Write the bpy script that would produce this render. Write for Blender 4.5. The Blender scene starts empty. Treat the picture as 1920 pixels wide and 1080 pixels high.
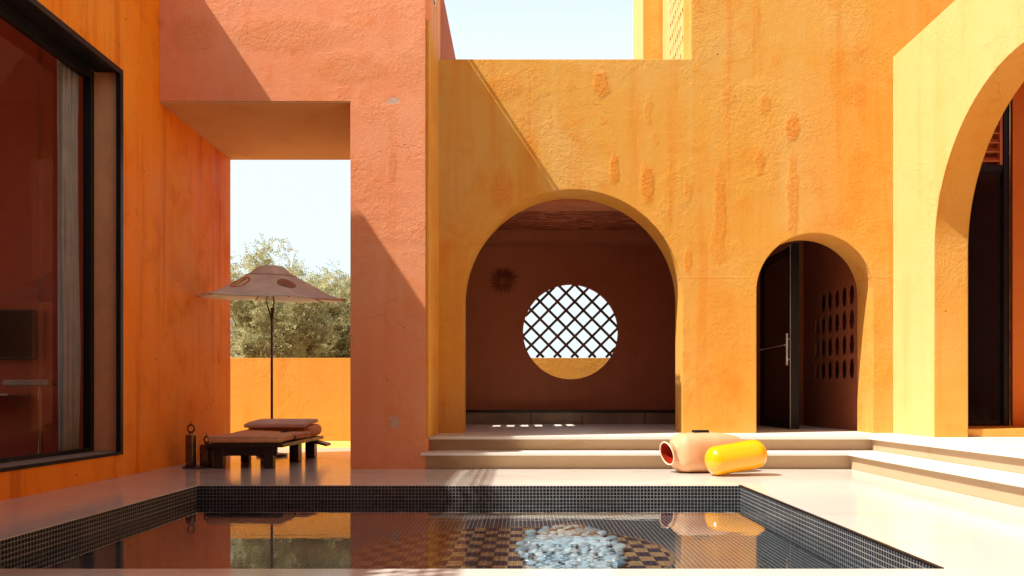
import bpy, bmesh, math, random
from mathutils import Vector, Matrix, noise
from mathutils.geometry import tessellate_polygon

random.seed(11)
scene = bpy.context.scene
COL = scene.collection
R = math.radians
PI = math.pi

# ------------------------------------------------------------------ node helpers
class NT:
    def __init__(s, name):
        s.mat = bpy.data.materials.new(name)
        s.mat.use_nodes = True
        s.t = s.mat.node_tree
        s.t.nodes.clear()
        s.out = s.n('ShaderNodeOutputMaterial')
    def n(s, kind, **kw):
        nd = s.t.nodes.new(kind)
        for k, v in kw.items():
            setattr(nd, k, v)
        return nd
    def put(s, sock, v):
        if hasattr(v, 'links') or isinstance(v, bpy.types.NodeSocket):
            s.t.links.new(v, sock)
        else:
            if isinstance(v, (tuple, list)) and len(v) == 3 and sock.type == 'RGBA':
                v = (*v, 1)
            sock.default_value = v
    def math(s, op, a, b=0.0, c=0.0, clamp=False):
        nd = s.n('ShaderNodeMath', operation=op); nd.use_clamp = clamp
        s.put(nd.inputs[0], a); s.put(nd.inputs[1], b); s.put(nd.inputs[2], c)
        return nd.outputs[0]
    def vmath(s, op, a, b=(0, 0, 0)):
        nd = s.n('ShaderNodeVectorMath', operation=op)
        s.put(nd.inputs[0], a); s.put(nd.inputs[1], b)
        return nd
    def noise(s, vec, scale, detail=4, rough=0.55, dist=0.0):
        nd = s.n('ShaderNodeTexNoise')
        s.put(nd.inputs['Vector'], vec)
        nd.inputs['Scale'].default_value = scale
        nd.inputs['Detail'].default_value = detail
        nd.inputs['Roughness'].default_value = rough
        nd.inputs['Distortion'].default_value = dist
        return nd.outputs['Fac']
    def ramp(s, v, a, b, lo=0.0, hi=1.0, smooth=True):
        nd = s.n('ShaderNodeMapRange')
        nd.interpolation_type = 'SMOOTHSTEP' if smooth else 'LINEAR'
        s.put(nd.inputs['Value'], v)
        nd.inputs['From Min'].default_value = a; nd.inputs['From Max'].default_value = b
        nd.inputs['To Min'].default_value = lo; nd.inputs['To Max'].default_value = hi
        return nd.outputs[0]
    def mix(s, f, a, b):
        nd = s.n('ShaderNodeMix', data_type='RGBA')
        s.put(nd.inputs[0], f); s.put(nd.inputs[6], a); s.put(nd.inputs[7], b)
        return nd.outputs[2]
    def scaled(s, vec, sc):
        return s.vmath('MULTIPLY', vec, sc).outputs[0]
    def obj(s):
        return s.n('ShaderNodeTexCoord').outputs['Object']
    def bump(s, h, strength, dist=0.01, normal=None):
        nd = s.n('ShaderNodeBump')
        nd.inputs['Strength'].default_value = strength
        nd.inputs['Distance'].default_value = dist
        s.put(nd.inputs['Height'], h)
        if normal is not None:
            s.put(nd.inputs['Normal'], normal)
        return nd.outputs[0]
    def bsdf(s, color, rough=0.6, normal=None, metal=0.0, spec=0.5, **kw):
        b = s.n('ShaderNodeBsdfPrincipled')
        s.put(b.inputs['Base Color'], color)
        s.put(b.inputs['Roughness'], rough)
        s.put(b.inputs['Metallic'], metal)
        s.put(b.inputs['Specular IOR Level'], spec)
        if normal is not None:
            s.put(b.inputs['Normal'], normal)
        for k, v in kw.items():
            s.put(b.inputs[k], v)
        s.t.links.new(b.outputs[0], s.out.inputs['Surface'])
        return b

def plaster(name, base, dark, light, axis='y', streak=0.5, mottle=0.5, stains=(), stain_col=None,
            bump=0.5, rough=0.8, cracks=0.35, spec=0.25, edge=0.018, joints=(), chips=()):
    """hand-trowelled coloured plaster. axis = the direction the wall faces."""
    m = NT(name)
    P = m.obj()
    sep = m.n('ShaderNodeSeparateXYZ'); m.put(sep.inputs[0], P)
    u = sep.outputs[0] if axis == 'y' else sep.outputs[1]
    z = sep.outputs[2]
    big = m.noise(P, 0.55, 5, 0.6, 0.4)
    med = m.noise(P, 2.6, 6, 0.65, 0.3)
    # rain streaks run down the wall
    sv = m.scaled(P, (4.2, 4.2, 0.22))
    st = m.noise(sv, 1.0, 5, 0.6, 0.15)
    sv2 = m.scaled(P, (13.0, 13.0, 0.5))
    st2 = m.noise(sv2, 1.0, 4, 0.6, 0.1)
    c = m.mix(m.ramp(big, 0.38, 0.66, 0, mottle), base, light)
    c = m.mix(m.ramp(med, 0.5, 0.75, 0, mottle * 0.8), c, dark)
    c = m.mix(m.math('MULTIPLY', m.ramp(st, 0.5, 0.72), streak), c, dark)
    c = m.mix(m.math('MULTIPLY', m.ramp(st2, 0.55, 0.8), m.math('MULTIPLY', m.ramp(big, 0.4, 0.6), streak * 0.7)), c, dark)
    c = m.mix(m.math('MULTIPLY', m.ramp(st, 0.44, 0.26), streak * 0.55), c, light)
    # trowelled relief
    fine = m.noise(P, 90, 3, 0.6)
    trow = m.noise(P, 22, 4, 0.55, 0.6)
    rough_zone = m.ramp(m.noise(P, 1.1, 3, 0.6, 0.5), 0.46, 0.64)
    h = m.math('MULTIPLY', fine, 0.55)
    h = m.math('ADD', h, m.math('MULTIPLY', trow, m.math('ADD', 0.35, m.math('MULTIPLY', rough_zone, 0.9))))
    h = m.math('ADD', h, m.math('MULTIPLY', med, 1.0))
    # hair cracks, only here and there
    if cracks:
        vv = m.n('ShaderNodeTexVoronoi', feature='DISTANCE_TO_EDGE')
        w = m.n('ShaderNodeTexNoise'); m.put(w.inputs['Vector'], P); w.inputs['Scale'].default_value = 3.0; w.inputs['Detail'].default_value = 5
        m.put(vv.inputs['Vector'], m.vmath('ADD', P, m.scaled(w.outputs['Color'], (0.5, 0.5, 0.5))).outputs[0])
        vv.inputs['Scale'].default_value = 1.1
        line = m.ramp(vv.outputs['Distance'], 0.006, 0.0)
        zone = m.ramp(m.noise(P, 0.9, 2, 0.5), 0.5, 0.62)
        line = m.math('MULTIPLY', line, m.math('MULTIPLY', zone, cracks))
        c = m.mix(line, c, tuple(x * 0.3 for x in dark))
        h = m.math('SUBTRACT', h, m.math('MULTIPLY', line, 1.0))
    # tiny pits
    vp = m.n('ShaderNodeTexVoronoi'); m.put(vp.inputs['Vector'], P); vp.inputs['Scale'].default_value = 2.3
    pit = m.ramp(vp.outputs['Distance'], 0.034, 0.02)
    c = m.mix(m.math('MULTIPLY', pit, 0.75), c, tuple(x * 0.2 for x in dark))
    # individual stains (each with a place and an outline of its own)
    if stains:
        wob = m.n('ShaderNodeTexNoise'); m.put(wob.inputs['Vector'], P); wob.inputs['Scale'].default_value = 7.0; wob.inputs['Detail'].default_value = 4
        wsep = m.n('ShaderNodeSeparateXYZ'); m.put(wsep.inputs[0], wob.outputs['Color'])
        uu = m.math('ADD', u, m.math('MULTIPLY', m.math('SUBTRACT', wsep.outputs[0], 0.5), 0.10))
        zz = m.math('ADD', z, m.math('MULTIPLY', m.math('SUBTRACT', wsep.outputs[1], 0.5), 0.22))
        total = None; ridge = None
        for (su, sz, ru, rz, k) in stains:
            du = m.math('DIVIDE', m.math('SUBTRACT', uu, su), ru)
            dz = m.math('DIVIDE', m.math('SUBTRACT', zz, sz), rz)
            d2 = m.math('ADD', m.math('MULTIPLY', du, du), m.math('MULTIPLY', dz, dz))
            e = m.math('MULTIPLY', m.ramp(d2, 1.15, 0.25), k)
            total = e if total is None else m.math('MAXIMUM', total, e)
        grain = m.ramp(m.noise(P, 38, 4, 0.7), 0.4, 0.62)
        body = m.math('MULTIPLY', total, m.math('ADD', 0.35, m.math('MULTIPLY', grain, 0.65)))
        c = m.mix(body, c, stain_col or dark)
        h = m.math('ADD', h, m.math('MULTIPLY', total, m.math('ADD', 0.25, m.math('MULTIPLY', m.noise(P, 30, 2, 0.6), 1.1))))
    for (ju, jz, ru, rz) in chips:
        wob2 = m.noise(P, 16, 4, 0.7)
        du = m.math('DIVIDE', m.math('SUBTRACT', u, ju), ru)
        dz = m.math('DIVIDE', m.math('SUBTRACT', z, jz), rz)
        d2 = m.math('ADD', m.math('MULTIPLY', du, du), m.math('MULTIPLY', dz, dz))
        e = m.ramp(m.math('ADD', d2, m.math('MULTIPLY', m.math('SUBTRACT', wob2, 0.5), 3.2)), 0.62, 0.45)
        c = m.mix(m.math('MULTIPLY', e, .7), c, (0.52, 0.42, 0.34))
        h = m.math('SUBTRACT', h, m.math('MULTIPLY', e, 1.6))
    for jz in joints:                       # day joints: a shallow level seam
        zj = m.math('ADD', z, m.math('MULTIPLY', m.math('SUBTRACT', m.noise(P, 4, 3), 0.5), 0.05))
        line = m.ramp(m.math('ABSOLUTE', m.math('SUBTRACT', zj, jz)), 0.018, 0.0)
        line = m.math('MULTIPLY', line, m.ramp(big, 0.35, 0.6, 0.25, 0.7))
        c = m.mix(m.math('MULTIPLY', line, 0.4), c, dark)
        h = m.math('ADD', h, m.math('MULTIPLY', line, 0.35))
    nrm = None
    if edge:
        bv = m.n('ShaderNodeBevel'); bv.samples = 4; bv.inputs['Radius'].default_value = edge
        nrm = bv.outputs[0]
    nb = m.bump(h, bump, 0.016, nrm)
    rr = m.ramp(med, 0.3, 0.7, rough - 0.1, rough + 0.08)
    m.bsdf(c, rr, nb, spec=spec)
    return m.mat

def simple(name, color, rough=0.6, metal=0.0, spec=0.5, var=0.12, scale=6.0, bump=0.0, bscale=60.0, edge=0.0, **kw):
    m = NT(name)
    P = m.obj()
    f = m.noise(P, scale, 5, 0.6, 0.2)
    dk = tuple(x * (1 - var * 1.6) for x in color); lt = tuple(min(1, x * (1 + var)) for x in color)
    c = m.mix(m.ramp(f, 0.3, 0.7), dk, lt)
    nrm = None
    if edge:
        bv = m.n('ShaderNodeBevel'); bv.samples = 4; bv.inputs['Radius'].default_value = edge
        nrm = bv.outputs[0]
    if bump:
        nrm = m.bump(m.noise(P, bscale, 4, 0.6), bump, 0.004, nrm)
    m.bsdf(c, m.ramp(f, 0.3, 0.7, max(0.02, rough - 0.06), rough + 0.06), nrm, metal, spec, **kw)
    return m.mat

# ------------------------------------------------------------------ colours / materials
# back wall stains, read off the photograph's wall: (X, Z, half width, half height, strength)
def WP(px, py, Y=9.81):
    return ((px - 980) * Y / 1500, 0.8 + (742 - py) * Y / 1500)
def stain(px, py, hw, hh, k):
    x, z = WP(px, py); return (x, z, hw * 9.81 / 1500, hh * 9.81 / 1500, k)
BACK_STAINS = [stain(*a) for a in (
    (1128, 160, 17, 28, .95), (1152, 318, 11, 34, .9), (1213, 345, 15, 42, 1.0), (1289, 355, 10, 26, .55),
    (1425, 305, 12, 26, .7), (1434, 195, 13, 18, .7), (1486, 238, 17, 34, 1.0), (1486, 360, 13, 90, .75),
    (1350, 400, 13, 100, .7), (944, 355, 26, 50, .8), (950, 160, 40, 28, .45), (1290, 490, 10, 28, .7),
    (1215, 210, 9, 30, .45), (1030, 215, 7, 28, .3), (1600, 170, 34, 34, .5), (1605, 330, 22, 90, .5),
    (1368, 180, 14, 24, .3), (1600, 260, 130, 230, .30), (1520, 620, 150, 160, .30), (1345, 660, 50, 170, .35), (1640, 650, 36, 190, .35), (1130, 225, 9, 10, .35), (1070, 158, 11, 16, .3), (1570, 270, 10, 14, .4), (1285, 275, 45, 12, .2), (870, 620, 30, 160, .3), (900, 700, 25, 120, .3), (1540, 420, 40, 40, .25), (1230, 260, 8, 20, .3), (835, 480, 14, 45, .55), (1345, 465, 16, 40, .5))]

M = {}
M['gold'] = plaster('golden_plaster', (.66, .312, .044), (.64, .20, .010), (.66, .39, .115), streak=.65, mottle=.65,
                    stains=BACK_STAINS, stain_col=(.64, .185, .010), bump=.55, joints=(2.25,), cracks=.18)
M['gold_plain'] = plaster('golden_plaster_plain', (.74, .34, .05), (.68, .235, .016), (.74, .42, .11), axis='x', streak=.4, bump=.45)
M['pale'] = plaster('sunlit_yellow_plaster', (.70, .45, .16), (.66, .35, .08), (.72, .50, .22), axis='x', streak=.4, mottle=.4,  # paler copy of the golden plaster, strong sunlight put into the colour
                    stains=[(8.35, 3.0, .035, .17, .9), (8.72, 2.93, .03, .16, .8), (8.50, 2.93, .03, .13, .7), (8.0, 3.4, .04, .16, .8)],
                    stain_col=(.40, .17, .04), bump=.35, cracks=.25)
M['terra'] = plaster('terracotta_plaster', (.79, .285, .125), (.74, .20, .04), (.78, .345, .18), streak=.3, mottle=.7,
                     bump=.42, cracks=.3, edge=.012,
                     stains=[(-2.6, 4.75, .75, .22, .55), (-1.9, 4.4, .5, .2, .5), (-1.25, 4.35, .2, .25, .5), (-1.43, 3.3, .05, .22, .5), (-3.6, 4.75, .3, .25, .5)],
                     stain_col=(.60, .20, .05), chips=((-1.42, 4.02, .09, .05), (-1.40, .52, .075, .11)))
M['terra_side'] = plaster('terracotta_side', (.70, .33, .17), (.60, .22, .08), (.72, .40, .24), axis='x', streak=.8, bump=.4)
M['orange'] = plaster('orange_plaster', (.90, .245, .008), (.60, .125, .008), (.90, .36, .05), axis='x', streak=.9, mottle=.6,
                      bump=.5, rough=.65, spec=.1, cracks=.45)
M['room'] = plaster('red_room_plaster', (.40, .075, .036), (.34, .06, .028), (.44, .09, .045), streak=.2, mottle=.3, bump=.25, cracks=0, edge=0)
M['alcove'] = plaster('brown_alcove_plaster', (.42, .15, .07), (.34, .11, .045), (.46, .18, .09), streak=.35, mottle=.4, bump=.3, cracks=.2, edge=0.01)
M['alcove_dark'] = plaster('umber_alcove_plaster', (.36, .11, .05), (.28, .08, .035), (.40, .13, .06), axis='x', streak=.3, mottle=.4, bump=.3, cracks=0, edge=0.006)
M['carved'] = None
M['wing_in'] = plaster('deep_orange_plaster', (.66, .19, .03), (.55, .13, .02), (.70, .23, .05), streak=.4, mottle=.4, bump=.3, cracks=.2, edge=0)
M['garden'] = plaster('ochre_plaster', (.66, .315, .048), (.58, .22, .02), (.68, .37, .08), streak=.35, mottle=.5, bump=.5, cracks=.3)
M['black_metal'] = simple('black_metal', (.010, .010, .012), .45, 0.0, .25, edge=.004)
M['dark_wood'] = simple('dark_stained_wood', (.022, .017, .016), .38, 0, .4, scale=9, bump=.15, edge=.006)
M['reveal'] = simple('bronze_reveal', (.90, .42, .19), .4, .0, .5, var=.05)
M['sill'] = simple('grey_sill', (.30, .28, .26), .35, 0, .5)
M['brass'] = simple('aged_brass', (.75, .45, .16), .22, 1.0)
M['chrome'] = simple('polished_steel', (.75, .73, .70), .14, 1.0)
M['cushion'] = simple('terracotta_fabric', (.78, .44, .21), .85, 0, .2, var=.1, scale=8, bump=.35, bscale=260, edge=.01)
M['pillow'] = simple('mauve_fabric', (.70, .56, .46), .88, 0, .2, var=.08, scale=8, bump=.35, bscale=260, edge=.01)
M['canopy'] = simple('taupe_canvas', (.74, .77, .66), .85, 0, .2, var=.1, scale=4, bump=.3, bscale=300)
M['patch'] = simple('brown_canvas', (.40, .22, .13), .9, 0, .2, var=.1, scale=8, bump=.3, bscale=300)
M['pole'] = simple('brown_pole', (.06, .025, .018), .4, 0, .5)
M['curtain'] = simple('grey_curtain', (.52, .50, .49), .9, 0, .1, var=.08, scale=5, bump=.2, bscale=300)
M['peach'] = simple('peach_ceramic', (.64, .37, .20), .55, 0, .35, var=.05, scale=4, bump=.08, bscale=90)
M['jar_in'] = simple('oxblood_glaze', (.22, .010, .003), .8, 0, .05, var=.1)
M['rim'] = simple('cream_rim', (.82, .60, .40), .5, 0, .4, var=.04)
M['yellow'] = simple('glossy_yellow_vinyl', (.88, .385, .003), .2, 0, .55, var=.03, scale=3, **{'Coat Weight': .35, 'Coat Roughness': .08})
M['bottle'] = simple('smoked_bottle', (.16, .09, .045), .16, .55, .6, var=.2)
M['tray'] = simple('dark_tray', (.04, .028, .024), .35, 0, .5)
M['ornament'] = simple('burnt_clay', (.27, .085, .04), .8, 0, .2, var=.2, bump=.4, bscale=40)
M['bench'] = simple('brown_bench_stone', (.24, .165, .105), .55, 0, .4, var=.18, scale=2.5, bump=.1, bscale=50, edge=.008)
M['screen'] = simple('black_screen', (.005, .005, .006), .8, 0, .03)
M['shelf'] = simple('pale_stone_shelf', (.42, .34, .28), .4, 0, .5)
M['pebble'] = None

def travertine(name, base, rough=.2, spec=.5, vein=.35):
    m = NT(name); P = m.obj()
    w = m.noise(m.scaled(P, (.55, 2.6, 2.6)), 1.0, 7, .68, 1.4)
    f = m.noise(P, 0.5, 4, .6)
    g = m.noise(P, 34, 4, .7)
    c = m.mix(m.ramp(f, .35, .65), base, tuple(x * .93 for x in base))
    c = m.mix(m.ramp(w, .56, .70, 0, vein), c, (base[0] * .78, base[1] * .66, base[2] * .50))
    c = m.mix(m.ramp(g, .62, .8, 0, .22), c, tuple(x * .7 for x in base))
    bv = m.n('ShaderNodeBevel'); bv.samples = 4; bv.inputs['Radius'].default_value = .008
    nb = m.bump(m.math('ADD', g, m.math('MULTIPLY', w, 1.5)), .05, .01, bv.outputs[0])
    m.bsdf(c, m.ramp(m.noise(P, 3, 5, .6), .3, .7, rough * .75, rough * 1.35), nb, spec=spec)
    return m.mat
M['deck'] = travertine('polished_travertine', (.69, .665, .61), .09, .34, .8)
M['terrace'] = travertine('honed_travertine', (.75, .71, .65), .35, .15)
M['riser'] = travertine('sandstone_riser', (.48, .34, .21), .6, .25, .5)

def tile_mat(name, floor=False):
    m = NT(name)
    uv = m.n('ShaderNodeTexCoord').outputs['UV']
    br = m.n('ShaderNodeTexBrick'); br.offset = 0.0; br.squash = 1.0
    wv = m.vmath('ADD', uv, m.scaled(m.vmath('SUBTRACT', m.n('ShaderNodeTexNoise').outputs['Color'], (.5, .5, .5)).outputs[0], (.004, .004, 0))).outputs[0]
    m.put(br.inputs['Vector'], wv)
    br.inputs['Scale'].default_value = 1.0
    br.inputs['Brick Width'].default_value = .03 if not floor else .034
    br.inputs['Row Height'].default_value = .03 if not floor else .034
    br.inputs['Mortar Size'].default_value = .0028
    br.inputs['Mortar Smooth'].default_value = .15
    br.inputs['Bias'].default_value = -.2
    br.inputs['Color1'].default_value = (.006, .010, .020, 1)
    br.inputs['Color2'].default_value = (.022, .030, .046, 1)
    br.inputs['Mortar'].default_value = (.30, .30, .285, 1)
    c = br.outputs['Color']
    P = m.obj()
    patchy = m.ramp(m.noise(P, 2.0, 4, .6), .35, .65, .75, 1.0)
    if floor:
        # round medallion of brown and slate blocks laid in the tile
        sep = m.n('ShaderNodeSeparateXYZ'); m.put(sep.inputs[0], P)
        dx = m.math('SUBTRACT', sep.outputs[0], -.06); dy = m.math('SUBTRACT', sep.outputs[1], 5.42)
        r = m.math('SQRT', m.math('ADD', m.math('MULTIPLY', dx, dx), m.math('MULTIPLY', dy, dy)))
        ck = m.n('ShaderNodeTexChecker')
        m.put(ck.inputs['Vector'], m.scaled(P, (10.5, 7.0, 0.0001)))
        ck.inputs['Scale'].default_value = 1.0
        ck.inputs['Color1'].default_value = (.46, .26, .12, 1)
        ck.inputs['Color2'].default_value = (.02, .027, .05, 1)
        cc = m.mix(m.ramp(m.noise(P, 24, 4, .7), .35, .75, 0, .6), ck.outputs['Color'], (.10, .06, .04))
        rim = m.math('ADD', r, m.math('MULTIPLY', m.math('SUBTRACT', m.noise(P, 12, 2), .5), .02))
        inside = m.ramp(rim, 1.075, 1.065)
        ring = m.math('MULTIPLY', m.ramp(rim, 1.04, 1.05), inside)
        c = m.mix(inside, c, cc)
        c = m.mix(ring, c, (.30, .17, .09))
    nb = m.bump(m.math('MULTIPLY', br.outputs['Fac'], -1.0), .5, .002)
    m.bsdf(m.mix(patchy, (.02, .02, .022), c), m.ramp(br.outputs['Fac'], 0, 1, .12, .6), nb, spec=.5)
    return m.mat
M['tile'] = tile_mat('mosaic_tile')
M['tile_floor'] = tile_mat('mosaic_tile_floor', True)

def fresnel2(m, ior, nb=None):
    # the node inverts the index on back faces; feed the inverse there so both sides reflect alike
    fr = m.n('ShaderNodeFresnel'); g_ = m.n('ShaderNodeNewGeometry')
    m.put(fr.inputs['IOR'], m.math('ADD', ior, m.math('MULTIPLY', g_.outputs['Backfacing'], 1 / ior - ior)))
    if nb is not None: m.put(fr.inputs['Normal'], nb)
    return fr

def water_mat():
    m = NT('pool_water'); P = m.obj()
    h = m.math('ADD', m.noise(m.scaled(P, (3.0, 9.0, 1)), 1.0, 2, .5, .3), m.math('MULTIPLY', m.noise(P, 34, 2, .5), .10))
    nb = m.bump(h, .08, .006)
    fr = fresnel2(m, 1.36, nb)
    tr = m.n('ShaderNodeBsdfTransparent'); tr.inputs[0].default_value = (.80, .86, .90, 1)
    gl = m.n('ShaderNodeBsdfGlossy'); gl.inputs['Roughness'].default_value = 0.0; m.put(gl.inputs['Normal'], nb)
    gl.inputs['Color'].default_value = (.95, .95, .95, 1)
    mx = m.n('ShaderNodeMixShader')
    m.put(mx.inputs[0], fr.outputs[0]); m.put(mx.inputs[1], tr.outputs[0]); m.put(mx.inputs[2], gl.outputs[0])
    m.t.links.new(mx.outputs[0], m.out.inputs['Surface'])
    return m.mat
M['water'] = water_mat()

def glass_mat(name, tint, ior=1.5):
    m = NT(name)
    fr = fresnel2(m, ior)
    tr = m.n('ShaderNodeBsdfTransparent'); tr.inputs[0].default_value = (*tint, 1)
    gl = m.n('ShaderNodeBsdfGlossy'); gl.inputs['Roughness'].default_value = 0.01
    mx = m.n('ShaderNodeMixShader')
    m.put(mx.inputs[0], fr.outputs[0]); m.put(mx.inputs[1], tr.outputs[0]); m.put(mx.inputs[2], gl.outputs[0])
    m.t.links.new(mx.outputs[0], m.out.inputs['Surface'])
    return m.mat
M['glass'] = glass_mat('smoked_glass', (.88, .85, .82), 1.17)
M['door_glass'] = simple('black_glass', (.006, .007, .009), .10, 0, .5, var=.1)

def pebble_mat():
    m = NT('milky_glass_pebble'); P = m.obj()
    oi = m.n('ShaderNodeObjectInfo')
    c = m.mix(oi.outputs['Random'], (.12, .23, .30), (.56, .63, .62))
    c = m.mix(m.ramp(m.noise(P, 30, 3, .6), .45, .7, 0, .5), c, (.42, .56, .66))
    m.bsdf(c, .08, None, 0, .6, **{'Transmission Weight': .35})
    return m.mat
M['pebble'] = pebble_mat()

def carved_mat():
    m = NT('carved_red_ceiling'); P = m.obj()
    v = m.noise(m.scaled(P, (1.6, 7.0, 1)), 1.0, 3, .5, 2.2)
    w = m.ramp(m.math('ABSOLUTE', m.math('SUBTRACT', v, .5)), 0, .16)
    c = m.mix(w, (.26, .06, .028), (.64, .21, .10))
    m.bsdf(c, .7, m.bump(w, .9, .03), spec=.3)
    return m.mat
M['carved'] = carved_mat()

def ground_mat():
    m = NT('sandy_ground'); P = m.obj()
    f = m.noise(P, .8, 6, .65, .3)
    c = m.mix(m.ramp(f, .3, .7), (.40, .29, .17), (.52, .40, .25))
    c = m.mix(m.ramp(m.noise(P, 40, 4, .7), .5, .75, 0, .4), c, (.26, .18, .11))
    m.bsdf(c, .95, m.bump(m.noise(P, 30, 5, .7), .5, .02), spec=.1)
    return m.mat
M['ground'] = ground_mat()
M['path'] = plaster('ochre_screed', (.80, .45, .11), (.74, .38, .08), (.82, .50, .15), streak=0, mottle=.4, bump=.2, cracks=0, edge=0)

def leaf_mat(name, a, b):
    m = NT(name)
    g = m.n('ShaderNodeNewGeometry')
    c = m.mix(g.outputs['Random Per Island'], a, b)
    d = m.n('ShaderNodeBsdfDiffuse'); m.put(d.inputs[0], c)
    t = m.n('ShaderNodeBsdfTranslucent'); m.put(t.inputs[0], c)
    mx = m.n('ShaderNodeMixShader'); mx.inputs[0].default_value = .45
    m.put(mx.inputs[1], d.outputs[0]); m.put(mx.inputs[2], t.outputs[0])
    m.t.links.new(mx.outputs[0], m.out.inputs['Surface'])
    return m.mat
M['leaf'] = leaf_mat('olive_leaf', (.32, .315, .14), (.64, .60, .36))
M['leaf_pale'] = leaf_mat('pale_leaf', (.28, .29, .18), (.50, .50, .36))
M['bark'] = simple('red_brown_bark', (.17, .065, .03), .9, 0, .1, var=.3, scale=12, bump=.5, bscale=40)

# ------------------------------------------------------------------ mesh helpers
class MB:
    def __init__(s):
        s.v = []; s.f = []
    def add(s, verts, faces):
        o = len(s.v); s.v += [tuple(p) for p in verts]; s.f += [tuple(i + o for i in f) for f in faces]
        return s
    def box(s, x0, x1, y0, y1, z0, z1):
        return s.add([(x0, y0, z0), (x1, y0, z0), (x1, y1, z0), (x0, y1, z0), (x0, y0, z1), (x1, y0, z1), (x1, y1, z1), (x0, y1, z1)],
                     [(0, 3, 2, 1), (4, 5, 6, 7), (0, 1, 5, 4), (1, 2, 6, 5), (2, 3, 7, 6), (3, 0, 4, 7)])
    def prism(s, outer, holes, axis, a, b):
        loops = [outer] + list(holes)
        tris = tessellate_polygon([[Vector((p[0], p[1], 0)) for p in l] for l in loops])
        flat = [p for l in loops for p in l]; n = len(flat)
        def P(p, d):
            return {'y': (p[0], d, p[1]), 'x': (d, p[0], p[1]), 'z': (p[0], p[1], d)}[axis]
        vs = [P(p, a) for p in flat] + [P(p, b) for p in flat]
        fs = [t for t in tris] + [tuple(i + n for i in reversed(t)) for t in tris]
        k = 0
        for l in loops:
            m = len(l)
            for i in range(m):
                i0 = k + i; i1 = k + (i + 1) % m
                fs.append((i0, i1, i1 + n, i0 + n))
            k += m
        return s.add(vs, fs)
    def lathe(s, prof, n=32, axis='z', origin=(0, 0, 0)):
        vs = []; fs = []; rings = []
        for (r, h) in prof:
            if r < 1e-5:
                rings.append([len(vs)]); vs.append((0, 0, h))
            else:
                rings.append(list(range(len(vs), len(vs) + n)))
                vs += [(r * math.cos(2 * PI * i / n), r * math.sin(2 * PI * i / n), h) for i in range(n)]
        for A, B in zip(rings, rings[1:]):
            for i in range(n):
                j = (i + 1) % n
                if len(A) == 1 and len(B) == 1: continue
                if len(A) == 1: fs.append((A[0], B[i], B[j]))
                elif len(B) == 1: fs.append((A[i], A[j], B[0]))
                else: fs.append((A[i], A[j], B[j], B[i]))
        ox, oy, oz = origin
        if axis == 'z': vs = [(x + ox, y + oy, z + oz) for x, y, z in vs]
        elif axis == 'x': vs = [(z + ox, x + oy, y + oz) for x, y, z in vs]
        else: vs = [(x + ox, z + oy, y + oz) for x, y, z in vs]
        return s.add(vs, fs)
    def tube(s, pts, rad, n=8):
        pts = [Vector(p) for p in pts]
        if not isinstance(rad, (list, tuple)): rad = [rad] * len(pts)
        vs = []; fs = []
        up = Vector((0, 0, 1)); prev = None
        for i, p in enumerate(pts):
            d = (pts[min(i + 1, len(pts) - 1)] - pts[max(i - 1, 0)]).normalized()
            if prev is None:
                a = d.cross(up if abs(d.z) < .9 else Vector((1, 0, 0))).normalized()
            else:
                a = (prev - d * prev.dot(d)).normalized()
            prev = a; b = d.cross(a)
            vs += [tuple(p + (a * math.cos(2 * PI * k / n) + b * math.sin(2 * PI * k / n)) * rad[i]) for k in range(n)]
        for i in range(len(pts) - 1):
            for k in range(n):
                j = (k + 1) % n
                fs.append((i * n + k, i * n + j, (i + 1) * n + j, (i + 1) * n + k))
        fs.append(tuple(reversed(range(n)))); fs.append(tuple(range((len(pts) - 1) * n, len(pts) * n)))
        return s.add(vs, fs)
    def torus(s, c, R_, r, normal='y', n=28, k=8, sx=1.0, sz=1.0):
        vs = []; fs = []
        for i in range(n):
            a = 2 * PI * i / n
            for j in range(k):
                b = 2 * PI * j / k
                q = R_ + r * math.cos(b)
                p = (q * math.cos(a) * sx, r * math.sin(b), q * math.sin(a) * sz)
                if normal == 'z': p = (p[0], p[2], p[1])
                if normal == 'x': p = (p[1], p[0], p[2])
                vs.append((p[0] + c[0], p[1] + c[1], p[2] + c[2]))
        for i in range(n):
            for j in range(k):
                fs.append((i * k + j, ((i + 1) % n) * k + j, ((i + 1) % n) * k + (j + 1) % k, i * k + (j + 1) % k))
        return s.add(vs, fs)
    def holed_panel(s, axis, d0, d1, u0, u1, v0, v1, cols, rows, hole, npts=12, skew=0.0):
        """one connected sheet with cols x rows holes; hole(c, r) -> (half u, half v, tilt) or None"""
        cu = (u1 - u0) / cols; cv = (v1 - v0) / rows
        outer = [(u0, v0), (u1, v0), (u1, v1), (u0, v1)]
        holes = []
        for c in range(cols):
            for r in range(rows):
                hh = hole(c, r)
                if not hh: continue
                a, b, t = hh
                cx = u0 + (c + .5) * cu; cy = v0 + (r + .5) * cv
                pts = []
                for i in range(npts):
                    q = -2 * PI * i / npts
                    x = a * math.copysign(abs(math.cos(q)) ** .8, math.cos(q)); y = b * math.sin(q)
                    pts.append((cx + x * math.cos(t) - y * math.sin(t), cy + x * math.sin(t) + y * math.cos(t)))
                holes.append(pts)
        return s.prism(outer, holes, axis, d0, d1)
    def xf(s, mtx):
        s.v = [tuple(mtx @ Vector(p)) for p in s.v]; return s
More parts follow.
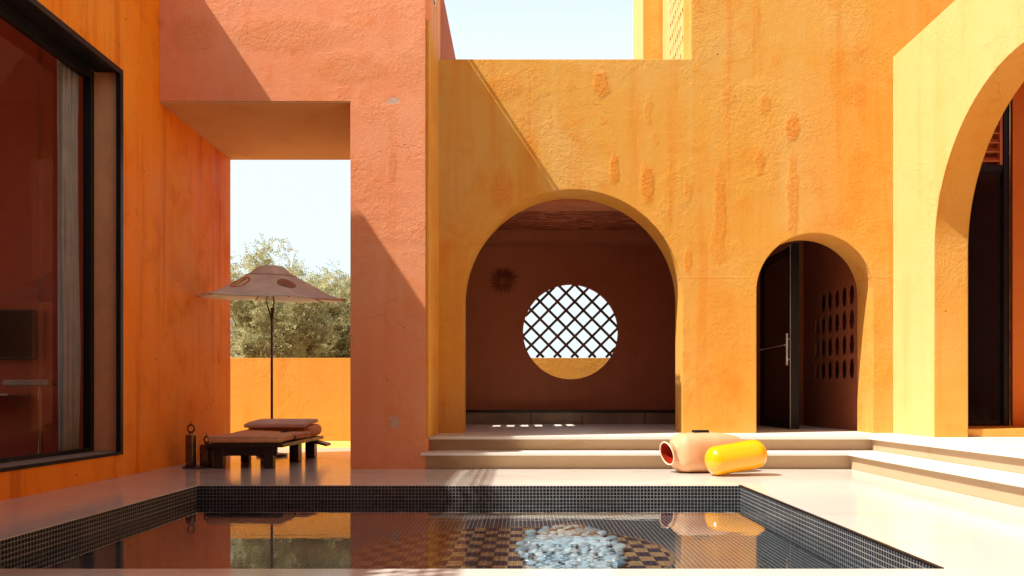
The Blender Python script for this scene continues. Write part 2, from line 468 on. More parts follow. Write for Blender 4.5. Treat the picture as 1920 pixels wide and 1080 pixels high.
    def mesh(s, name, mat, smooth=False, uv=False, auto=None):
        me = bpy.data.meshes.new(name)
        me.from_pydata(s.v, [], s.f)
        bm = bmesh.new(); bm.from_mesh(me)
        bmesh.ops.remove_doubles(bm, verts=bm.verts, dist=1e-5)
        bmesh.ops.recalc_face_normals(bm, faces=bm.faces)
        if smooth:
            for f in bm.faces: f.smooth = True
        if uv:
            ul = bm.loops.layers.uv.new('UVMap')
            for f in bm.faces:
                nx, ny, nz = (abs(c) for c in f.normal)
                for l in f.loops:
                    p = l.vert.co
                    l[ul].uv = (p.x, p.y) if nz >= nx and nz >= ny else ((p.y, p.z) if nx >= ny else (p.x, p.z))
        bm.to_mesh(me); bm.free()
        if mat: me.materials.append(mat)
        if auto is not None:
            me.set_sharp_from_angle(angle=R(auto))
        return me
    def build(s, name, mat, parent=None, smooth=False, uv=False, auto=None):
        o = bpy.data.objects.new(name, s.mesh(name, mat, smooth, uv, auto)); COL.objects.link(o)
        if parent is not None: adopt(o, parent)
        return o

def world_off(p):
    v = Vector((0, 0, 0))
    while p is not None:
        v += p.location; p = p.parent
    return v
WORLDMESH = True
def adopt(o, parent):
    o.parent = parent
    if parent.get('world_built'):
        o.matrix_parent_inverse = Matrix.Translation(-world_off(parent))

def thing(name, label, cat, loc=(0, 0, 0), rotz=0.0, group=None, world=False):
    """Empty at the base. world=True: the children's meshes are written in world coordinates."""
    o = bpy.data.objects.new(name, None); COL.objects.link(o)
    o.empty_display_size = .1
    o.location = loc; o.rotation_euler = (0, 0, rotz)
    tag(o, label, cat, group)
    if world: o['world_built'] = 1
    return o
def tag(o, label=None, cat=None, group=None, kind=None):
    if label: o['label'] = label
    if cat: o['category'] = cat
    if group: o['group'] = group
    if kind: o['kind'] = kind
    return o

def rounded_box(x0, x1, y0, y1, z0, z1, r, seg=4, warp=None, cuts=0):
    bm = bmesh.new()
    bmesh.ops.create_cube(bm, size=1.0)
    for v in bm.verts:
        v.co = Vector((x0 + (v.co.x + .5) * (x1 - x0), y0 + (v.co.y + .5) * (y1 - y0), z0 + (v.co.z + .5) * (z1 - z0)))
    bmesh.ops.bevel(bm, geom=list(bm.edges), offset=r, segments=seg, profile=.5, affect='EDGES')
    if cuts:
        bmesh.ops.subdivide_edges(bm, edges=[e for e in bm.edges if e.calc_length() > .15], cuts=cuts, use_grid_fill=True)
    if warp:
        for v in bm.verts: v.co = warp(v.co)
    m = MB()
    bm.verts.index_update()
    m.add([tuple(v.co) for v in bm.verts], [tuple(v.index for v in f.verts) for f in bm.faces])
    bm.free()
    return m

def arc(cx, cz, r, a0, a1, n):
    return [(cx + r * math.cos(R(a0 + (a1 - a0) * i / n)), cz + r * math.sin(R(a0 + (a1 - a0) * i / n))) for i in range(n + 1)]

# ================================================================== THE SETTING
PX0, PX1, PY0, PY1 = -2.90, 1.94, 3.70, 7.14        # pool
WZ, FZ = -.123, -.262                               # water level, pool floor
pool_hole = [(PX0, PY0), (PX1, PY0), (PX1, PY1), (PX0, PY1)]

big = 260
g = MB().prism([(-big, -big), (big, -big), (big, big), (-big, big)],
               [[(PX0 - .3, PY0 - .3), (PX1 + .3, PY0 - .3), (PX1 + .3, PY1 + .3), (PX0 - .3, PY1 + .3)]], 'z', -.10, -.06)
tag(g.build('ground', M['ground']), kind='structure')

d = MB().prism([(-3.98, -5), (3.62, -5), (3.62, 8.9), (-1.0, 8.9), (-1.0, 12.3), (-4.6, 12.3), (-4.6, 10.9), (-3.98, 10.9)], [pool_hole], 'z', -.055, 0)
tag(d.build('pool_deck', M['deck']), kind='structure')
p = MB().box(-12, 9, 12.302, 14.3, -.058, -.004)
tag(p.build('garden_path', M['path']), kind='structure')

# pool shell: four tiled walls and a tiled floor, one basin
sh = MB()
sh.box(PX0 - .2, PX0, PY0 - .2, PY1 + .2, FZ - .1, -.056)
sh.box(PX1, PX1 + .2, PY0 - .2, PY1 + .2, FZ - .1, -.056)
sh.box(PX0, PX1, PY1, PY1 + .2, FZ - .1, -.056)
sh.box(PX0, PX1, PY0 - .2, PY0, FZ - .1, -.056)
# tile also faces the deck's edge: thin lining up to 5 mm under the deck surface
e = .004
sh.box(PX0, PX0 + e, PY0, PY1, FZ, -.006)
sh.box(PX1 - e, PX1, PY0, PY1, FZ, -.006)
sh.box(PX0 + e, PX1 - e, PY1 - e, PY1, FZ, -.006)
sh.box(PX0 + e, PX1 - e, PY0, PY0 + e, FZ, -.006)
tag(sh.build('pool_walls', M['tile'], uv=True), kind='structure')
fl = MB().box(PX0 + e, PX1 - e, PY0 + e, PY1 - e, FZ - .05, FZ)
tag(fl.build('pool_floor', M['tile_floor'], uv=True), kind='structure')
wt = MB().add([(PX0 + e, PY0 + e, WZ), (PX1 - e, PY0 + e, WZ), (PX1 - e, PY1 - e, WZ), (PX0 + e, PY1 - e, WZ)], [(0, 1, 2, 3)])
tag(wt.build('pool_water', M['water']), kind='structure')
tr = MB().box(PX1 - .012, PX1 + .010, PY0, PY1, .001, .005)
tag(tr.build('pool_edge_trim', M['black_metal']), kind='structure')

# ------------------------------------------------------------------ terrace and steps
TZ, SZ = .342, .18
tag(MB().prism([(-1.07, 9.06), (3.95, 9.06), (3.95, -4), (9, -4), (9, 14.0), (-1.07, 14.0)], [], 'z', TZ - .035, TZ)
    .build('terrace', M['terrace']), kind='structure')
stp = thing('stone_steps', 'two long pale travertine steps that turn a corner from pool deck up to the terrace', 'steps', (1.2, 8.7, 0), world=True)
NO = .085; NX = .045   # nosing overhang
lower = MB().prism([(-1.10, 8.68 + NO), (3.54 + NX, 8.68 + NO), (3.54 + NX, -4), (3.92 + NX, -4), (3.92 + NX, 9.02 + NO), (-1.062, 9.02 + NO), (-1.062, 8.77), (-1.10, 8.77)], [], 'z', .001, SZ - .03).build('step', M['riser'], stp)
MB().prism([(-1.107, 8.68), (3.54, 8.68), (3.54, -4), (3.92 + NX - .001, -4), (3.92 + NX - .001, 9.02 + NO - .001), (-1.062, 9.02 + NO - .001), (-1.062, 8.738), (-1.107, 8.738)], [], 'z', SZ - .03, SZ).build('tread', M['terrace'], lower)
upper = MB().prism([(-1.063, 9.02 + NO), (3.92 + NX, 9.02 + NO), (3.92 + NX, -4), (4.4, -4), (4.4, 9.5), (-1.063, 9.5)], [], 'z', SZ + .001, TZ - .036).build('step', M['riser'], stp)
MB().prism([(-1.066, 9.02), (3.92, 9.02), (3.92, -4), (3.949, -4), (3.949, 9.059), (-1.066, 9.059)], [], 'z', TZ - .035, TZ).build('tread', M['terrace'], upper)

# ================================================================== BUILDINGS
# ---- arched building behind the terrace
ab = thing('arched_building', 'golden plaster building with one big arch and one small arch above the steps', 'building', (1.7, 9.81, TZ), world=True)
B0 = TZ - .02
big_r, big_cx, big_cz = 1.347, .615, 1.984
sm_r, sm_cx, sm_cz = .717, 3.583, 2.078
out = [(-1.06, B0), (big_cx - big_r, B0)] + arc(big_cx, big_cz, big_r, 180, 0, 56) + [(big_cx + big_r, B0), (sm_cx - sm_r, B0)] \
    + arc(sm_cx, sm_cz, sm_r, 180, 0, 40) + [(sm_cx + sm_r, B0), (9, B0), (9, 8.2), (2.07, 8.2), (2.07, 4.925), (-1.06, 4.925)]
MB().prism(out, [], 'y', 9.81, 10.28).build('front_wall', M['gold'], ab)
# recessed golden strip with cut grooves on the tower's flank
gp = MB().holed_panel('x', -1.058, -1.03, 8.76, 9.808, TZ + .002, 4.923, 5, 4, lambda c, r: (.028, .50, random.uniform(-.01, .01)) if c >= 1 and r in (0, 1, 2, 3) else None, 10)
gp.build('grooved_panel', M['gold_plain'], ab)
# alcove behind the big arch
RW = 13.3
wcx, wcz, wr = .798, 1.864, .79
bw = MB().prism([(-1.05, B0), (2.6, B0), (2.6, 3.5), (-1.05, 3.5)], [[(wcx + wr * math.cos(-2 * PI * i / 72), wcz + wr * math.sin(-2 * PI * i / 72)) for i in range(72)]], 'y', RW, RW + .10)
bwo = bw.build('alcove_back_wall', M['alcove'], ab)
# lattice bars clipped by the round window
lat = MB(); pitch = .205; hw = .021; zlow = 1.44
for fam in (1, -1):
    dirv = Vector((1, fam)).normalized(); nv = Vector((-fam, 1)).normalized()
    for k in range(-6, 7):
        off = (k + .5 * (fam > 0)) * pitch
        if abs(off) > wr - .02: continue
        half = math.sqrt(wr * wr - off * off) + .01
        a = nv * off - dirv * half; b = nv * off + dirv * half
        lo = zlow - wcz
        if a.y > b.y: a, b = b, a
        if b.y < lo + .02: continue
        if a.y < lo: a = a + (b - a) * ((lo - a.y) / (b.y - a.y))
        y0, y1 = (RW + .030, RW + .052) if fam > 0 else (RW + .053, RW + .075)
        q = [a + nv * hw, b + nv * hw, b - nv * hw, a - nv * hw]
        vs = [(wcx + v.x, yy, wcz + v.y) for yy in (y0, y1) for v in q]
        lat.add(vs, [(0, 1, 2, 3), (7, 6, 5, 4), (0, 4, 5, 1), (1, 5, 6, 2), (2, 6, 7, 3), (3, 7, 4, 0)])
lat.build('window_lattice', simple('dark_lattice_wood', (.20, .08, .04), .6, 0, .3, var=.3, bump=.3, bscale=30), bwo)
# side walls, left one pierced by light slots
slots = []
for (zc, hz) in ((1.36, .115), (1.68, .115), (2.00, .115), (2.32, .115), (2.78, .11), (3.06, .11)):
    slots.append([(11.45, zc - hz), (11.45, zc + hz), (12.15, zc + hz), (12.15, zc - hz)])
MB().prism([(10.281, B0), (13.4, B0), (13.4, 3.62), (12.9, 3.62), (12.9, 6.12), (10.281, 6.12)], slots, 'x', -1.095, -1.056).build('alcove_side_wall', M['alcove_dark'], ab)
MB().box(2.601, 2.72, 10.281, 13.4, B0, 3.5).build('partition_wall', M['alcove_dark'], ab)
cl = MB().prism([(-1.055, 10.281), (2.6, 10.281), (2.6, 13.298), (-1.055, 13.298)], [[(-.41, 10.75), (-.41, 12.74), (1.98, 12.74), (1.98, 10.75)]], 'z', 3.28, 3.44)
clo = cl.build('alcove_ceiling', M['alcove'], ab)
MB().box(-.44, 2.01, 10.72, 12.77, 3.441, 3.47).build('carved_panel', M['carved'], clo)
MB().box(-1.055, 9, 10.282, 13.5, 3.52, 3.64).build('roof', M['gold_plain'], ab)
MB().box(2.721, 9, 10.281, 12.6, 3.22, 3.30).build('corridor_ceiling', M['alcove_dark'], ab)
# corridor behind the small arch
ov = MB().holed_panel('x', 4.353, 4.359, 10.46, 11.96, 1.0, 2.3, 6, 4, lambda c, r: (.076, .132, 0.0) if not (c == 5 and r == 3) else None, 14)
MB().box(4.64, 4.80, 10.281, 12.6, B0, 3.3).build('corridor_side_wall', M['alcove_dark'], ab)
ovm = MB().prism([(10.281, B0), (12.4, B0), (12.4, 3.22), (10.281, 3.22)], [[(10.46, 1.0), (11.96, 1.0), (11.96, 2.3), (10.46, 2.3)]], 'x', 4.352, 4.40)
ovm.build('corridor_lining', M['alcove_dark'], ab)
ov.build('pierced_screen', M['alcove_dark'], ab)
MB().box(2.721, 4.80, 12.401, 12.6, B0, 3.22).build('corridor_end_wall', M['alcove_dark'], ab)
# open black door leaf in the corridor
DX = 3.70
fr = MB()
fr.box(DX - .025, DX + .025, 10.98, 11.08, TZ + .004, 2.86); fr.box(DX - .025, DX + .025, 12.30, 12.38, TZ + .004, 2.86)
fr.box(DX - .025, DX + .025, 11.081, 12.299, 2.77, 2.86); fr.box(DX - .025, DX + .025, 11.081, 12.299, TZ + .004, TZ + .12)
dr = fr.build('door', M['black_metal'], ab)
MB().box(DX - .006, DX + .006, 11.081, 12.299, TZ + .121, 2.769).build('pane', M['door_glass'], dr)
hd = MB().tube([(DX - .06, 11.02, 1.22), (DX - .06, 11.02, 1.66)], .014, 10).tube([(DX - .075, 11.06, 1.50), (DX - .075, 12.25, 1.50)], .011, 8)
hd.tube([(DX - .07, 11.02, 1.30), (DX - .02, 11.02, 1.30)], .008).tube([(DX - .07, 11.02, 1.58), (DX - .02, 11.02, 1.58)], .008)
hd.build('handle', simple('pale_handle', (.80, .80, .80), .35, .35), dr)
MB().box(DX - .030, DX - .0255, 10.978, 10.990, TZ + .01, 2.86).build('edge_strip', simple('pale_strip', (.60, .58, .55), .4, .3), dr)
MB().box(DX + .03, DX + .10, 11.0, 11.06, TZ + .004, 2.9).build('door_post', M['black_metal'], ab)
MB().box(2.76, 3.10, 12.36, 12.40, TZ + .002, 2.8).build('door_frame', M['black_metal'], ab)
# tall rear block with the pierced flank, and the plain block behind
ub = thing('upper_storey', 'tall yellow block rising above the arched wall, its flank pierced by rows of slits', 'building', (4, 10.3, 4.9), world=True)
MB().box(2.40, 9, 10.282, 11.84, 3.645, 8.2).box(2.105, 2.399, 11.30, 11.84, 3.645, 8.2).build('wall', M['gold_plain'], ub)
def slit(c, r):
    if (c == 0 and r % 2) : return None
    return (.031 + .006 * math.sin(r * 1.7 + c), .068 + .008 * math.sin(c * 2.1 + r), -.22 + .05 * math.sin(r))
pp = MB().holed_panel('x', 2.07, 2.13, 10.29, 11.26, 4.93, 6.6, 8, 9, slit, 10)
pp.build('pierced_panel', M['pale'], ub)  # sun-facing flank gets the yellow with sunlight in its colour
fl_ = MB().box(2.071, 2.104, 11.262, 11.84, 4.93, 8.2).box(2.071, 2.104, 10.283, 11.262, 6.602, 8.2)
fl_.build('flank_wall', M['pale'], ub)  # same sunlit colouring on the rest of this flank
rb = thing('rooftop_block', 'narrow orange block behind the pierced upper storey, its sunward flank coloured as sunlit', 'building', (2, 12.3, 3.7), world=True)
MB().box(1.80, 2.6, 11.86, 12.93, 3.645, 8.2).build('wall', M['gold_plain'], rb)
MB().box(1.785, 1.799, 11.861, 12.93, 3.646, 8.2).build('flank_wall', M['pale'], rb)  # thin skin on the sunward side, coloured as if lit

# ---- terracotta tower with the passage
tw = thing('terracotta_tower', 'tall terracotta plaster wall with a square passage opening beside the steps', 'building', (-2.5, 8.74, 0), world=True)
OX, LZ = -1.882, 4.016
tz = 5.50
front = [(OX, -.003), (-1.06, -.003), (-1.06, tz), (-4.2, tz), (-4.2, 4.42), (-3.969, 4.42), (-3.969, LZ), (OX, LZ)]
twf = MB().prism(front, [], 'y', 8.74, 9.30).build('front_wall', M['terra'], tw)
MB().box(OX + .001, -1.061, 9.301, 10.87, -.002, LZ + .4).build('pier', M['terra_side'], tw)
MB().box(-1.88, -1.061, 9.301, 9.81, LZ + .402, tz).build('upper_return', M['terra_side'], tw)
MB().box(-3.969, OX, 8.745, 10.87, LZ - .012, LZ - .001).build('passage_ceiling', plaster('ochre_soffit', (.60, .33, .13), (.5, .24, .08), (.64, .38, .17), streak=0, bump=.3, cracks=.2, edge=0), tw)
MB().box(-3.969, OX, 9.301, 10.87, LZ, LZ + .4).build('passage_roof', M['terra'], tw)
MB().box(-1.30, -1.057, 9.811, 10.2805, 4.93, 6.12).build('parapet', M['terra_side'], tw)
rl = MB().tube([(-1.09, 8.8, tz + .10), (-1.09, 9.8, tz + .10)], .02, 8)  # unseen rail added to cast a thin line beside the tower's shadow
for yy in (8.85, 9.3, 9.75): rl.tube([(-1.09, yy, tz - .01), (-1.09, yy, tz + .10)], .012, 6)
rl.build('shadow_rail', M['black_metal'], tw)

# ---- left house with the big window
lh = thing('orange_house', 'orange plaster house wall with a big dark framed window along the pool', 'building', (-3.97, 7, 0), world=True)
WY0, WY1, WZ0, WZ1 = 2.6, 7.92, .224, 4.016
wall = [(-5, -.003), (10.87, -.003), (10.87, 4.41), (8.739, 4.41), (8.7385, 5.86), (7.9, 5.86), (7.9, 6.12), (7.35, 6.12), (7.35, 4.92), (-5, 4.92)]
MB().prism(wall, [[(WY0, WZ0), (WY0, WZ1), (WY1, WZ1), (WY1, WZ0)]], 'x', -4.26, -3.97).build('wall', M['orange'], lh)
sc = MB().holed_panel('x', -3.990, -3.975, 1.0, 7.349, 4.921, 5.53, 64, 5, lambda c, r: (.036, .046, .4 * math.sin(c * 1.3 + r)) if r < 5 else None, 8)
sc.build('parapet_screen', M['orange'], lh)
MB().box(-9, -4.261, -5, 9.2, 4.6, 4.8).build('roof', M['orange'], lh)
MB().prism([(-5, 0), (9.2, 0), (9.2, 4.6), (-5, 4.6)], [[(2.5, 1.0), (2.5, 4.1), (8.6, 4.1), (8.6, 1.0)]], 'x', -9, -8.8).box(-8.8, -4.261, -5, -4.8, 0, 4.6).build('rear_wall', M['room'], lh)  # unseen opening added to let sun and sky light into the room
MB().box(-8.8, -4.261, 9.0, 9.2, .06, 4.6).build('room_wall', M['room'], lh)
MB().box(-8.8, -4.261, -4.8, 9.0, -.004, .06).build('room_floor', simple('room_floor_stone', (.20, .12, .08), .25, 0, .5), lh)
MB().box(-8.8, -4.262, -4.8, 9.0, 4.45, 4.598).build('room_ceiling', M['room'], lh)
# window: outer frame proud of wall, reveal lining, inner frame, glass, sill
wn = MB()
t = .05
wn.box(-4.0, -3.955, WY1 - t, WY1 + .004, WZ0 - .004, WZ1 + .004)
wn.box(-4.0, -3.955, WY0 - .004, WY1 - t, WZ1 - t, WZ1 + .004)
wn.box(-4.0, -3.955, WY0 - .004, WY1 - t, WZ0 - .004, WZ0 + .022)
win = wn.build('window', M['black_metal'], lh)
MB().box(-4.235, -4.001, WY1 - .012, WY1 - .001, WZ0 + .03, WZ1 - .02).build('reveal', M['reveal'], win)
MB().box(-4.235, -4.001, WY0 + .001, WY1 - .001, WZ1 - .014, WZ1 - .001).build('head_lining', M['black_metal'], win)
fi = MB()
fi.box(-4.31, -4.237, WY1 - .075, WY1 - .013, WZ0 + .03, WZ1 - .02)
fi.box(-4.31, -4.237, WY0, WY1 - .076, WZ1 - .10, WZ1 - .015)
fi.box(-4.31, -4.237, WY0, WY1 - .076, WZ0 + .03, WZ0 + .06)
fi.build('frame', M['black_metal'], win)
MB().box(-4.277, -4.272, WY0, 7.13, WZ0 + .06, WZ1 - .10).build('pane', M['glass'], win)
MB().box(-4.292, -4.287, 7.08, WY1 - .076, WZ0 + .06, WZ1 - .10).build('pane', M['glass'], win)
MB().box(-4.235, -4.001, WY0, WY1 - .013, WZ0 + .001, WZ0 + .028).build('sill', M['sill'], win)

# curtain
cv = []; cfaces = []; n = 60
for i in range(n + 1):
    y = 7.56 + .27 * i / n
    x = -4.375 + .035 * math.sin(i * .85) + .012 * math.sin(i * 2.3 + 1)
    for z in (.07, 1.2, 2.4, 3.4, 4.2):
        cv.append((x + .01 * math.sin(z * 2 + i * .3), y + .015 * math.sin(z * 1.3), z))
cm = MB()
for i in range(n):
    for k in range(4):
        a = i * 5 + k; cfaces.append((a, a + 5, a + 6, a + 1))
cm.add(cv, cfaces)
co = cm.build('curtain', M['curtain'], smooth=True)
sm_ = co.modifiers.new('thick', 'SOLIDIFY'); sm_.thickness = .006
tag(co, 'long grey curtain gathered behind the glass of the big window', 'curtain')
# television, shelf, small glass table in the room
tv = thing('television', 'flat black television on the dark red wall inside the window', 'television', (-6.0, 8.98, 1.2), world=True)
rounded_box(-7.0, -5.42, 8.90, 8.955, 1.20, 1.76, .02, 3).build('casing', M['black_metal'], tv, smooth=True, auto=40)
MB().box(-6.97, -5.45, 8.896, 8.899, 1.235, 1.735).build('screen', M['screen'], tv)
MB().box(-6.4, -6.0, 8.956, 8.999, 1.35, 1.6).build('bracket', M['black_metal'], tv)
sf = thing('console_shelf', 'thin pale shelf fixed to the dark red wall below the television', 'shelf', (-6, 8.9, .78), world=True)
MB().box(-7.4, -5.55, 8.62, 8.999, .80, .825).build('board', M['shelf'], sf)
MB().box(-7.2, -5.7, 8.70, 8.999, .62, .799).build('box', M['room'], sf)
tb = thing('side_table', 'small glass topped table with a slim steel leg behind the window', 'table', (-5.0, 8.3, .06), world=True)
MB().lathe([(0, 0), (.16, 0), (.16, .015), (0, .015)], 24, origin=(-4.98, 8.25, .061)).build('base', M['chrome'], tb, True, auto=40)
MB().tube([(-4.98, 8.25, .077), (-4.98, 8.25, .90)], .018, 10).build('leg', M['chrome'], tb, True, auto=40)
rounded_box(-5.22, -4.75, 8.02, 8.48, .901, .96, .012, 2).build('top', M['shelf'], tb)

# ---- right wing with the tall arch
rw = thing('yellow_wing', 'yellow plaster wing with a tall arch facing the pool, sunlight put into its wall colour', 'building', (4.54, 7, TZ), world=True)
yc, zc, rr_ = 7.22, 2.40, 1.60
o_ = [(-4, B0), (yc - rr_, B0)] + arc(yc, zc, rr_, 180, 0, 64) + [(yc + rr_, B0), (9.808, B0), (9.808, 4.95), (-4, 4.95)]
wwall = MB().prism(o_, [], 'x', 4.54, 4.91).build('wall', M['pale'], rw)
wwall.data.materials.append(M['gold_plain'])
for pl in wwall.data.polygons:
    if abs(pl.normal.x) < .9: pl.material_index = 1  # gold on arch and edges; flat sides keep the sunlit-coloured copy
MB().prism([(4.911, -4), (9, -4), (9, 9.808), (4.911, 9.808)], [[(5.2, 5.2), (5.2, 8.6), (7.6, 8.6), (7.6, 5.2)]], 'z', 4.62, 4.95).build('roof', M['wing_in'], rw)  # roof opening out of view, added to brighten the inside of the wing
MB().box(8.6, 9, -4, 9.808, B0, 4.618).box(4.911, 8.6, -4, -3.6, B0, 4.618).build('rear_wall', M['wing_in'], rw)
MB().box(5.87, 8.599, 9.58, 9.807, B0, 4.618).box(4.911, 5.869, 9.70, 9.807, B0, 4.618).build('room_wall', M['wing_in'], rw)
MB().box(4.60, 8.59, 8.90, 9.578, TZ + .001, .43).build('threshold', M['gold_plain'], rw)
wd = MB().box(4.93, 5.06, 9.56, 9.64, .432, 4.33).box(5.74, 5.78, 9.54, 9.64, .432, 4.33).box(5.061, 5.739, 9.56, 9.64, 4.26, 4.33).box(5.061, 5.739, 9.56, 9.64, .432, .47).box(5.061, 5.739, 9.56, 9.64, 3.48, 3.56)
wdo = wd.build('door', M['black_metal'], rw)
MB().box(5.061, 5.739, 9.585, 9.61, .471, 3.479).build('leaf', M['door_glass'], wdo)
ls = MB()
for k in range(6):
    z0 = 3.60 + k * .11
    ls.add([(5.25, 9.57, z0), (5.70, 9.57, z0), (5.70, 9.62, z0 + .055), (5.25, 9.62, z0 + .055), (5.25, 9.562, z0 + .010), (5.70, 9.562, z0 + .010), (5.70, 9.612, z0 + .065), (5.25, 9.612, z0 + .065)],
           [(0, 1, 2, 3), (7, 6, 5, 4), (0, 4, 5, 1), (1, 5, 6, 2), (2, 6, 7, 3), (3, 7, 4, 0)])
ls.box(5.215, 5.249, 9.555, 9.63, 3.56, 4.26).box(5.701, 5.733, 9.555, 9.63, 3.56, 4.26)
ls.build('louvre', simple('orange_louvre', (.55, .16, .05), .5), wdo)
MB().box(5.781, 5.869, 9.60, 9.70, .431, 4.618).build('jamb', M['black_metal'], rw)
MB().box(5.800, 5.807, 9.585, 9.599, .441, 4.33).box(5.835, 5.842, 9.585, 9.599, .441, 4.33).box(4.93, 5.868, 9.530, 9.537, .431, .44).build('gilt_strip', M['brass'], rw)

# ---- unseen roof and wall added behind the camera to cut sky light
lo = thing('sky_blocker', 'unseen roof and wall added behind the camera to keep sky light off the court', 'building', (0, -1, 0), world=True)
MB().box(-3.96, 4.53, -5.4, 1.9, 4.30, 4.62).build('roof', M['terra'], lo)
MB().box(-3.96, 4.53, -5.7, -5.41, -.05, 4.62).build('rear_wall', M['terra'], lo)

# ---- garden wall
gw = MB().box(-12, 9, 14.2, 14.5, -.06, 1.472)
gwo = gw.build('garden_wall', M['garden'])
tag(gwo, 'low ochre plaster wall seen through the passage and the round window', 'wall')

# ================================================================== THINGS
# ---- sunburst ornament on alcove wall
so = thing('sunburst_ornament', 'round burnt clay sunburst relief high on the alcove wall left of the round window', 'ornament', (-.30, RW, 2.74), world=True)
s_ = MB().lathe([(0, -.05), (.05, -.048), (.075, -.03), (.08, 0)], 24, 'y', (-.32, RW, 2.72))
s_.build('boss', M['ornament'], so, True, auto=40)
ry = MB()
for k in range(26):
    a = 2 * PI * k / 26; r1 = .25 + .03 * (k % 2) + random.uniform(-.012, .012)
    dx, dz = math.cos(a), math.sin(a)
    for (rA, rB, w) in ((.07, r1, .024),):
        px, pz = -dz * w, dx * w
        c = (-.32, 2.72)
        ry.add([(c[0] + dx * rA + px, RW - .001, c[1] + dz * rA + pz), (c[0] + dx * rA - px, RW - .001, c[1] + dz * rA - pz), (c[0] + dx * rB, RW - .001, c[1] + dz * rB),
                (c[0] + dx * rA, RW - .03, c[1] + dz * rA), (c[0] + dx * (rA + rB) * .5, RW - .026, c[1] + dz * (rA + rB) * .5)],
               [(0, 3, 1), (0, 4, 3), (1, 3, 4), (0, 2, 4), (1, 4, 2), (0, 1, 2)])
ry.torus((-.32, RW - .004, 2.72), .15, .012, 'y', 32, 6)
ry.build('rays', M['ornament'], so)

# ---- low bench along the alcove back wall
be = thing('stone_bench', 'long low brown stone bench along the back of the alcove', 'bench', (.8, 13, TZ), world=True)
for (a, b) in ((-1.04, .13), (.14, .96), (.97, 1.98), (1.99, 2.59)):
    MB().box(a, b, 12.98, RW - .002, TZ + .001, .565).build('seat_block', M['bench'], be)
MB().box(-1.04, 2.59, 12.95, 12.979, .53, .572).build('edge_strip', M['dark_wood'], be)

# ---- lounger
lg = thing('sun_lounger', 'low dark wood sun lounger with terracotta mattress in the passage', 'sun lounger', (-3.04, 8.75, 0))
L = 1.78
def at(x0, x1, y0, y1, z0, z1): return MB().box(x0, x1, y0, y1, z0, z1)
at(-.42, .42, -.02, L, .235, .275).build('frame', M['dark_wood'], lg)
MB().box(-.36, .34, .03, .07, .14, .234).build('apron', M['dark_wood'], lg)
for (x, y, w, dp) in ((-.30, .02, .105, .10), (.255, .02, .095, .10), (-.30, .86, .1, .1), (.29, .86, .11, .16), (-.30, 1.58, .1, .12), (.29, 1.58, .12, .14)):
    rounded_box(x - w / 2, x + w / 2, y, y + dp, .001, .234, .006, 1).build('leg', M['dark_wood'], lg)
def sag(c):
    c.z += .012 * math.sin(c.x * 5) * math.sin(c.y * 4) - .010 * math.cos(c.x * 3.4) * (1 if c.z > .33 else 0)
    return c
matt = rounded_box(-.405, .405, -.015, 1.22, .276, .375, .045, 5, sag, 3).build('mattress', M['cushion'], lg, True)
pp_ = [(x_, y_) for cx_, cy_, a0_ in ((.36, 1.175, 0), (-.36, 1.175, 90), (-.36, .03, 180), (.36, .03, 270)) for x_, y_ in [(cx_ + .047 * math.cos(R(a0_ + q_ * 15)), cy_ + .047 * math.sin(R(a0_ + q_ * 15))) for q_ in range(7)]]
MB().tube([(x_, y_, .348) for x_, y_ in pp_ + pp_[:1]], .006, 6).build('piping', M['pillow'], matt, True)
rounded_box(-.405, .405, 1.225, L + .02, .276, .43, .07, 6, sag, 3).build('head_cushion', M['cushion'], lg, True)
rounded_box(-.40, .36, 1.10, L - .02, .425, .475, .022, 4, lambda c: Vector((c.x, c.y, c.z + .05 * max(0, c.y - 1.25) - .02 * (c.y < 1.2))), 3).build('pillow', M['pillow'], lg, True)
st_ = MB()
pts = [(.24, .50, .378), (.30, .50, .381), (.36, .50, .372), (.398, .50, .352), (.409, .50, .325), (.405, .50, .295), (.385, .50, .272)]
st_.tube(pts, .011, 6)
st_.build('strap', M['dark_wood'], lg, True)
rounded_box(.30, .52, 1.52, L, .20, .23, .01, 2, lambda c: Vector((c.x, c.y, c.z - 1.0 * max(0, c.x - .43) ** 1.2))).build('armrest', M['dark_wood'], lg)

# ---- parasol: pole behind the lounger, the canopy hung forward of it
um = thing('parasol', 'taupe canvas parasol with a hat shaped canopy on a thin dark pole', 'parasol', (-3.33, 10.62, 0))
MB().lathe([(0, 0.001), (.2, .001), (.2, .03), (.04, .05), (.04, .12), (0, .12)], 28).build('base', M['pole'], um, True, auto=40)
CC = Vector((.26, -.86, 0))         # canopy centre, local
MB().tube([(0, 0, .05), (0, 0, 1.2), (0, 0, 1.97)], [.017, .016, .014], 10).build('pole', M['pole'], um, True, auto=40)
arm = MB()
arm.tube([(0, 0, 1.78), (-.022, -.02, 1.90), (-.04, -.10, 2.03), (CC.x, CC.y, 2.28)], .010, 8)
arm.tube([(0, 0, 1.78), (.022, -.02, 1.90), (.06, -.10, 2.03), (CC.x, CC.y, 2.28)], .010, 8)
arm.build('strut', M['pole'], um, True, auto=40)
PROF = [(0, 2.385), (.14, 2.385), (.17, 2.375), (.30, 2.275), (.34, 2.262), (.55, 2.155), (.76, 2.055), (.90, 2.012), (1.0, 1.995)]
def cz(f):
    for (a, za), (b, zb) in zip(PROF, PROF[1:]):
        if f <= b: 
            t_ = (f - a) / (b - a); return za + (zb - za) * t_
    return PROF[-1][1]
NSEG = 6
def rim_r(th):
    q = (th / (2 * PI / NSEG)) % 1.0
    return .905 * (1 - .085 * math.sin(PI * q)) 
